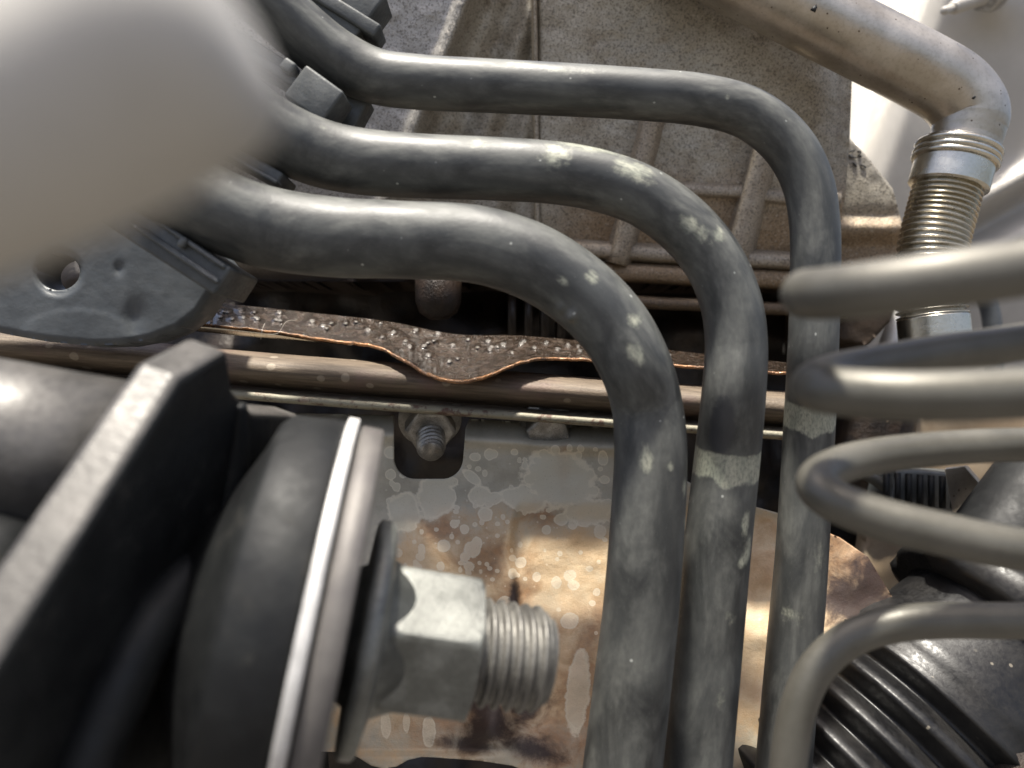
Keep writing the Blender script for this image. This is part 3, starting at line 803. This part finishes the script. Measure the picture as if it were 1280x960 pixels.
# ------------------------------------------------------------------ hose holder (clip walls between the hoses)
rt = thing('hose_holder', 'black moulded plastic hose holder gripping the three hoses at upper left', 'hose clip', P(330, 250, 0.26))
def bar_dir(p, q, d, depth, halfw, name='clip_wall'):
    """a wall of the holder running from pixel p to q at depth d, halfw px tall in the picture"""
    a, b = P(*p, d), P(*q, d); ex = (b - a) / 2; c = (a + b) / 2
    up = np.cross(ex / np.linalg.norm(ex), [0, 1, 0]); up /= np.linalg.norm(up)
    o = part(name, box(c + np.array([0, depth / 2, 0]), ex, (0, depth / 2, 0), up * R(halfw, d)), BLACKP, rt)
    bevel(o, 0.0009, 3); return o
bar_dir((120, 250), (278, 352), 0.212, 0.024, 20)
bar_dir((178, 264), (280, 334), 0.2105, 0.006, 3.2, 'latch_rib')
bar_dir((160, 276), (272, 352), 0.2105, 0.006, 4.0, 'latch_rib')
bar_dir((222, 308), (230, 296), 0.209, 0.003, 5, 'latch_pin')
bar_dir((200, 140), (350, 224), 0.226, 0.015, 9)
bar_dir((270, 186), (346, 228), 0.223, 0.005, 3.0, 'latch_rib')
bar_dir((250, 20), (362, 92), 0.237, 0.015, 13)
bar_dir((368, 99), (416, 134), 0.232, 0.014, 24, 'latch_block')
bar_dir((300, 58), (376, 108), 0.235, 0.01, 6, 'latch_rib')
bar_dir((352, 76), (366, 86), 0.232, 0.006, 8, 'latch_pin')
bar_dir((300, -95), (462, 22), 0.246, 0.015, 36)
bar_dir((330, -50), (472, 38), 0.2445, 0.012, 9, 'latch_rib')
bar_dir((395, 116), (450, 146), 0.250, 0.010, 26, 'base_block')
part('base_plate', slab([P(-260, 60, .29), P(-260, -200, .29), P(200, -200, .29), P(260, 20, .29), P(240, 200, .28), P(150, 260, .275)], (0, 0.012, 0)), BLACKP, rt)

# ------------------------------------------------------------------ black plate with a hole below the holder
circ = [(132 + 205 * math.cos(t), 316 + 116 * math.sin(t)) for t in np.linspace(math.radians(-75), math.radians(175), 40)]
pl = [(-90, 430), (-90, 250), (150, 200)] + [(x if x < 290 else 290, y) for x, y in circ]
pl = [(-120, 250), (180, 200), (284, 330), (268, 362), (248, 392), (222, 412), (190, 424), (150, 431), (110, 432), (60, 427), (20, 420), (-20, 412), (-120, 400)]
hole = [(73 + 27 * math.cos(t), 340 + 23 * math.sin(t)) for t in np.linspace(0, 2 * np.pi, 28, endpoint=False)]
def d_plate(X, Y):
    d = np.full(X.shape, 0.262) + 0.00002 * (X - 100)
    sd, _, _ = poly_sd(pl, X, Y)
    d = d + 0.0012 * smooth(-8, 0, sd)
    r = np.sqrt((X - 73) ** 2 + (Y - 340) ** 2); d = d + 0.0010 * smooth(33, 25, r)
    d = d - 0.0002 * smooth(0.44, 0.54, blob(X, Y, 95, 425, 70, 38))
    d = d + 0.0016 * np.exp(-(((X - 170) / 14.0) ** 2 + ((Y - 398) / 22.0) ** 2))
    d = d + 0.0008 * np.exp(-(((X - 149) / 6.0) ** 2 + ((Y - 336) / 8.0) ** 2))
    return d + 0.00010 * vnoise(X, Y, 11)
PLATE = mat_plain('dusty_dark_plate', (0.050, 0.056, 0.061), (0.085, 0.093, 0.098), 0.42, 40, 0.3, speck=(0.4, 0.42, 0.42), speck_thr=0.9)
rt = thing('mounting_plate', 'dark grey rounded plate with a round hole under the blurred cover', 'plate', P(130, 430, 0.265))
part('plate_body', relief(pl, 2.5, d_plate, 0.014, holes=[hole]), PLATE, rt)
part('hole_liner', lathe(P(73, 340, 0.272), (0, 1, 0), [(0, R(27, .27)), (0.012, R(24, .27)), (0.02, R(4, .27))], 28), RUSTY, rt)

# ------------------------------------------------------------------ metal pipe, upper right
pp = [(780, -105), (860, -62), (940, -20), (1020, 22), (1095, 60), (1150, 88), (1190, 112), (1211, 140), (1210, 165), (1204, 188), (1201, 196)]
C = catmull([P(x, y, 0.326 - 0.003 * i / 10) for i, (x, y) in enumerate(pp)], 20)
g = tube(C, R(43, .326) * np.interp(np.linspace(0, 1, len(C)), [0, .55, .75, .85, 1], [1.03, 1.03, 1.0, 0.92, 0.88]), 56)
rt = thing('metal_pipe', 'satin aluminium pipe bending down into a corrugated coupling at upper right', 'pipe', P(1195, 225, 0.326))
part('pipe_tube', g[:3], PIPEM, rt)
def on_pipe(pts, rr, name='ink_mark'):
    C2 = catmull([P(x, y, d) for x, y, d in pts], 5)
    return part(name, tube(C2, rr, 8)[:3], INK, rt)
on_pipe([(1030, -12, .3125), (1022, 2, .312), (1016, 14, .3115)], R(3.5, .31))
on_pipe([(1216, 121, .3105), (1218, 123, .3105)], R(2.6, .31))
# coupling
rt = thing('corrugated_coupling', 'bright corrugated metal coupling hanging from the bent aluminium pipe', 'coupling', P(1165, 440, 0.325))
cl = catmull([P(1199, 182, .326), P(1190, 215, .326), P(1178, 260, .326), P(1166, 310, .325), P(1163, 360, .324), P(1167, 410, .323), P(1172, 460, .322)], 60)
s = np.concatenate([[0], np.cumsum(np.linalg.norm(np.diff(cl, axis=0), axis=1))]); s /= s[-1]
def seg_of(a, b): return cl[(s >= a) & (s <= b)]
A = seg_of(0.0, 0.19)
part('sleeve', tube(A, R(46, .326), 56)[:3], BELLM, rt)
for k, a in enumerate((0.02, 0.05, 0.075)):
    i = int(np.argmin(np.abs(s - a))); t = cl[i + 1] - cl[i]
    part('bead', lathe(cl[i], t, [(-0.0016, R(44, .326)), (-0.0010, R(49, .326)), (0.0, R(50.5, .326)), (0.0010, R(49, .326)), (0.0016, R(44, .326))], 56), BELLM, rt)
A = seg_of(0.18, 0.79); sa = np.linspace(0, 1, len(A))
Ad = catmull(A[::6], 14); ph = np.linspace(0, 25 * 2 * np.pi, len(Ad))
part('corrugated_sleeve', tube(Ad, R(38, .325) + R(3.2, .325) * np.sin(ph), 48)[:3], BELLM, rt)
A = seg_of(0.78, 1.0)
part('end_sleeve', tube(A, R(41, .324), 48)[:3], BELLM, rt)

# threaded stud on the body panel, top right corner
rt = thing('weld_stud', 'pale threaded stud with nut at the top right corner of panel', 'stud', P(1235, 5, 0.47))
axw = P(1178, 14, 0.44) - P(1228, -2, 0.47)
Lw = np.linalg.norm(axw)
part('threaded_end', threaded(P(1228, -2, 0.47), axw, R(8.5, .46), Lw * 0.75, 0.0021, 0.0006, 32), WHITEP, rt)
part('pilot_tip', lathe(P(1191, 10, 0.449), axw, [(0, R(5.5, .45)), (Lw * .2, R(5, .45)), (Lw * .24, R(3.5, .45))], 24), WHITEP, rt)
o = part('nut', hexprof(P(1236, -5, 0.475), axw, R(20, .47), -0.012, 0.004), GRIME, rt); sharp(o)

# ================================================================== LOWER RIGHT
# ribbed rubber boot
rt = thing('rubber_boot', 'black ribbed rubber bellows boot at the lower right behind the coil', 'boot', P(1060, 980, 0.27))
a0, a1 = P(985, 1078, 0.285), P(1322, 728, 0.30)
axb = a1 - a0; Lb = np.linalg.norm(axb); rb = R(164, .29)
prof = []
nr = 6
for k in range(nr):
    t0 = Lb * (0.02 + 0.50 * k / nr); dt = Lb * 0.50 / nr; rk = rb * (1.10 - 0.10 * k / nr)
    for q in np.linspace(0, 1, 12, endpoint=False):
        prof.append((t0 + dt * q, rk * (0.86 + 0.14 * abs(math.cos(math.pi * q)) ** 1.6)))
prof += [(Lb * 0.53, rb * 0.93), (Lb * 0.56, rb * 0.96), (Lb * 0.60, rb * 0.92), (Lb * 0.68, rb * 0.80), (Lb * 0.75, rb * 0.77), (Lb * 0.78, rb * 0.80)]
part('bellows', lathe(a0, axb, prof, 96), RUBBLK, rt)
def ear(t, r, ang): return r * (1 + 0.10 * smooth(0.55, 0.95, np.cos(5 * ang + 0.4)))
part('lobed_collar', lathe(a0, axb, [(Lb * 0.765, rb * 0.78), (Lb * 0.775, rb * 0.90), (Lb * 0.79, rb * 0.95), (Lb * 0.84, rb * 0.95), (Lb * 0.87, rb * 0.90), (Lb * 0.89, rb * 0.70), (Lb * 0.93, rb * 0.66), (Lb * 0.95, rb * 0.5)], 120, rfun=ear), RUBBLK, rt)
# strut rising from the boot
rt2 = thing('black_strut', 'smooth black shaft rising at right edge behind the coiled tube', 'shaft', P(1230, 690, 0.30))
sa0, sa1 = P(1222, 735, 0.31), P(1372, 520, 0.33); axs = sa1 - sa0; Ls = np.linalg.norm(axs)
part('shaft_body', lathe(sa0, axs, [(0, R(60, .31)), (Ls * 0.05, R(66, .31)), (Ls * 0.1, R(68, .31)), (Ls * 0.62, R(66, .31)), (Ls * .66, R(60, .31)), (Ls, R(60, .31))], 64), CASTBLK, rt2)
# rough brown casting lump in the corner
V, faces = lathe(P(1322, 1030, 0.25), (0.2, -1, 0.1), [(-0.03, 0.01), (-0.02, R(100, .25)), (0.0, R(112, .25)), (0.012, R(100, .25)), (0.02, R(70, .25)), (0.024, R(30, .25))], 48)
V = V + 0.0025 * np.stack([vnoise(V[:, 0] * 4000, V[:, 2] * 4000, 14), vnoise(V[:, 2] * 4000, V[:, 0] * 4000, 12), vnoise(V[:, 0] * 4000, V[:, 1] * 4000, 13)], 1)
solo('rusty_lump', 'rough dark brown rusty casting in the bottom right corner', 'casting', (V, faces), mat_plain('dark_pitted_iron', (0.008, 0.005, 0.004), (0.026, 0.015, 0.010), 0.5, 110, 0.9, 0.001, speck=(0.22, 0.16, 0.11), speck_thr=0.82, speck_scale=700))
# bits seen between the coils
rt = thing('electrical_connector', 'black ribbed connector block seen through the middle coil', 'connector', P(1160, 640, 0.36))
o = part('connector_body', box(P(1150, 612, 0.37), (R(58, .37), 0.006, R(-6, .37)), (0, 0.012, 0), (R(6, .37), 0, R(26, .37))), BLACKP, rt); bevel(o, 0.0015)
for k in range(7):
    part('ridge', box(P(1108 + 14 * k, 610 + k, 0.352), (R(3, .35), 0, 0), (0, 0.001, 0), (0, 0, R(20, .35))), CASTBLK, rt)
o = solo('metal_tab', 'small bent beige metal tab beside the black connector', 'tab', slab([P(1180, 585, .345), P(1205, 582, .345), P(1228, 608, .347), P(1224, 618, .347), P(1204, 645, .348), P(1190, 640, .346)], (0.004, 0.004, 0)), PIPEM, smooth_shade=False); bevel(o, 0.0006)
V, faces = lathe(P(1088, 560, 0.40), (0.15, -0.15, 1), [(-0.02, R(50, .40)), (0.0, R(52, .40)), (0.008, R(48, .40)), (0.02, R(44, .40)), (0.04, R(40, .4))], 40)
V = V + 0.003 * np.stack([vnoise(V[:, 0] * 4000, V[:, 2] * 4000, 11), vnoise(V[:, 2] * 4000, V[:, 0] * 4000, 10), vnoise(V[:, 0] * 4000, V[:, 1] * 4000, 9)], 1)
solo('rusty_flange', 'rust brown pitted flange between the topmost hose and coiled tube', 'flange', (V, faces), RUSTY)
o = solo('pale_cone', 'small pale grey metal cone beside the corrugated coupling end', 'cone', lathe(P(1112, 458, 0.40), (0.10, 0, 1), [(-0.004, R(22, .4)), (0.0, R(21, .4)), (0.014, R(14, .4)), (0.028, R(5, .4)), (0.030, R(2, .4))], 32), RINGA); sharp(o, 50)
C = catmull([P(1215, 330, .5), P(1228, 360, .5), P(1238, 390, .5), P(1242, 430, .5), (P(1243, 480, .5))], 14)
solo('dark_cable', 'short blue grey cable hanging before the body panel under the coil', 'cable', tube(C, R(11, .5), 24)[:3], PLATE)
C = catmull([P(1060, 585, .36), P(1085, 595, .36), P(1110, 612, .36), P(1140, 640, .36), P(1180, 690, .36)], 12)
solo('grey_lead', 'thin grey lead curving past the connector inside the middle coil', 'lead', tube(C, R(7, .36), 20)[:3], COILM)
# beige inner panel low on the right
def d_ip(X, Y): return 0.395 + 0.003 * vnoise(X, Y, 50) - 0.01 * smooth(640, 720, Y)
g = relief([(1105, 520), (1420, 500), (1420, 800), (1100, 800), (1080, 690)], 5, d_ip, 0.01)
solo('inner_panel', 'tan dusty inner panel between the coil turns at right', 'panel', g, mat_plain('tan_dusty_panel', (0.26, 0.19, 0.12), (0.40, 0.32, 0.22), 0.5, 30, 0.3, metal=0.3))

# ------------------------------------------------------------------ coiled tube
cp = [(1700, 300, .150), (1620, 270, .120), (1480, 292, .107), (1380, 315, .106), (1280, 335, .107), (1180, 349, .109), (1090, 361, .114), (1030, 367, .121), (1008, 367, .130), (1040, 362, .142), (1110, 352, .152), (1220, 340, .158), (1380, 345, .162), (1560, 390, .155), (1640, 430, .138), (1560, 462, .125), (1420, 480, .121), (1280, 491, .121), (1160, 495, .123), (1080, 492, .127), (1032, 487, .132), (1018, 481, .140), (1045, 467, .152), (1120, 452, .160), (1220, 436, .166), (1360, 425, .172), (1540, 480, .172), (1640, 580, .160), (1560, 680, .150), (1420, 700, .146), (1280, 688, .146), (1180, 668, .147), (1100, 648, .149), (1045, 627, .152), (1021, 606, .157), (1035, 588, .165), (1080, 573, .174), (1160, 562, .182), (1280, 556, .188), (1420, 562, .192), (1560, 620, .190), (1620, 700, .184), (1540, 760, .178), (1400, 775, .176), (1280, 776, .177), (1170, 776, .179), (1105, 783, .180), (1055, 803, .181), (1019, 838, .181), (998, 885, .181), (987, 940, .181), (983, 1000, .181), (982, 1080, .181)]
C = catmull([P(*q) for q in cp], 12)
solo('coiled_tube', 'blurred grey metal tube wound in a coil at the right edge', 'coiled tube', tube(C, 0.00415, 32)[:3], COILM)

# ================================================================== ENGINE MOUNT, lower left
AX = np.array([0.96, 0.163, -0.195]); AX /= np.linalg.norm(AX)
O0 = P(402, 786, 0.172)                 # on the axis, in the plane of the steel ring
def at_ax(t): return O0 + AX * t
rt = thing('mount_bracket', 'black cast engine mount bracket with a lit slanting flange at lower left', 'mount bracket', P(250, 960, 0.15))
rBoss = R(262, .172)
rbp = [(-0.034, rBoss * 0.20), (-0.026, rBoss * 0.50), (-0.0185, rBoss * 0.84), (-0.0168, rBoss * 0.94), (-0.0150, rBoss * 0.975), (-0.0045, rBoss * 0.99), (-0.0035, rBoss * 0.98)]
part('boss', lathe(O0, AX, rbp, 96), CASTBLK, rt)
# arm plate: outline in 3-D, thickness along the lit rim
arm_n = np.array([1.0, -0.09, -0.20]); arm_c = arm_n @ P(286, 437, .158)
def on_arm(x, y, off=0.0):
    r_ = P(x, y, 1.0); return r_ * (arm_c / (arm_n @ r_)) + arm_n * off
q = [on_arm(*t) for t in ((286, 437), (226, 472), (0, 828), (-120, 1010), (100, 1100), (420, 1100), (410, 900), (400, 620), (378, 520), (318, 516), (293, 488))]
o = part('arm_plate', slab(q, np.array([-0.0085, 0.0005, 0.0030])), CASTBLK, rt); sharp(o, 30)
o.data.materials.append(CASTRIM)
for f_ in list(o.data.polygons)[2:]: f_.material_index = 1  # rim faces take the painted sunlit tone
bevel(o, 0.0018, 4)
# raised hump and gusset on the dark side of the arm
C = catmull([on_arm(70, 1010, .002), on_arm(120, 890, .002), on_arm(170, 790, .002), on_arm(222, 726, .002), on_arm(262, 722, .002), on_arm(292, 790, .002), on_arm(305, 900, .002), on_arm(310, 1010, .002)], 14)
part('curved_rib', tube(C, 0.0055, 24)[:3], CASTBLK, rt)
C = catmull([on_arm(300, 505), on_arm(296, 560), on_arm(286, 630), on_arm(270, 690)], 12)
part('web_rib', tube(C, np.interp(np.linspace(0, 1, len(C)), [0, .4, 1], [0.0015, 0.003, 0.0045]), 20)[:3], CASTBLK, rt)
# stub cylinder left of the arm
s0 = P(150, 590, .158)
part('side_stub', lathe(s0, AX, [(-0.040, R(80, .158)), (-0.036, R(100, .158)), (-0.030, R(112, .158)), (0.004, R(114, .158))], 64), CASTRIM, rt)  # stub also wears the painted sunlit tone
part('side_foot', lathe(P(30, 740, .14), AX, [(-0.05, R(90, .14)), (-0.006, R(92, .14)), (0.0, R(86, .14))], 48), CASTBLK, rt)

# steel rings on the boss face
solo('steel_ring', 'bright edged thin steel ring pressed against the black mount boss', 'ring', lathe(O0, AX, [(-0.0033, rBoss * 0.2), (-0.0033, rBoss * 1.01), (-0.0031, rBoss * 1.015), (-0.0010, rBoss * 1.015), (-0.0008, rBoss * 1.01), (-0.0008, rBoss * 0.2)], 128, close=True), RINGA)
solo('spacer_disc', 'dull grey steel disc between the bright ring and flange nut', 'disc', lathe(O0, AX, [(-0.0002, rBoss * 0.2), (-0.0002, rBoss * 0.97), (0.0002, rBoss * 0.985), (0.0046, rBoss * 0.985), (0.0050, rBoss * 0.97), (0.0050, rBoss * 0.2)], 128, close=True), RINGB)
# flange nut
rf = R(146, .172)
rt = thing('flange_nut', 'zinc plated hex flange nut on the threaded stud of engine mount', 'nut', at_ax(0.012) - np.array([0, 0, rf]))
part('flange', lathe(O0, AX, [(0.0055, rf * 0.55), (0.0078, rf * 0.60), (0.0080, rf * 0.95), (0.0087, rf * 0.99), (0.0112, rf * 0.99), (0.0120, rf * 0.96), (0.0128, rf * 0.80), (0.0135, rf * 0.66), (0.020, rf * 0.56)], 96), ZINC, rt)
a_, n_, b_ = frame_of(AX)
Rn = R(98, .172)
V = []; nseg = 120; faces = []
ang = np.linspace(0, 2 * np.pi, nseg, endpoint=False)
hexr = Rn * 0.866 / np.cos((ang + math.radians(24)) % (np.pi / 3) - np.pi / 6)
hexr = np.minimum(hexr, Rn * 0.985)
levels = [(0.0145, 0.93), (0.0155, 0.985), (0.0170, 1.0), (0.0300, 1.0), (0.0318, 0.985), (0.0332, 0.95), (0.0340, 0.86), (0.0340, 0.66)]
hexgeo = []
for t, k in levels:
    rr = np.minimum(hexr, Rn * (0.40 + 0.60 * k)) if k < 1 else hexr
    hexgeo.append(O0 + t * a_ + rr[:, None] * (np.cos(ang)[:, None] * n_ + np.sin(ang)[:, None] * b_))
V = np.vstack(hexgeo)
for i in range(len(levels) - 1):
    for j in range(nseg):
        j2 = (j + 1) % nseg; faces.append((i * nseg + j, (i + 1) * nseg + j, (i + 1) * nseg + j2, i * nseg + j2))
faces.append(tuple(range(nseg))); faces.append(tuple(reversed(range((len(levels) - 1) * nseg, len(levels) * nseg))))
o = part('hex', (V, faces), ZINC, rt); sharp(o, 25)
V, faces = threaded(at_ax(0.018), AX, R(66, .177), 0.0345, 0.0030, 0.0014, 72, 14)
solo('threaded_stud', 'coarse dark threaded stud sticking out of the flange nut', 'stud', (V, faces), STUDM)

# ------------------------------------------------------------------ big blurred cover right in front of the lens
C = catmull([P(-420, 286, .038), P(-250, 246, .038), P(-100, 201, .038), P(60, 138, .038), P(186, 74, .038)], 12)
tdir = C[-1] - C[-2]; tdir /= np.linalg.norm(tdir); r0 = R(164, .038)
tt = np.linspace(0.05, 1.55, 24)
dome = [C[-1] + tdir * r0 * 0.78 * math.sin(t) for t in tt]
rr = np.concatenate([np.full(len(C), r0), [r0 * math.cos(t) ** 0.36 for t in tt]])
solo('rounded_cover', 'large grey rounded cover, strongly out of focus, filling the upper left corner', 'cover', tube(np.vstack([C, dome]), rr, 56)[:3], GREYCAP)
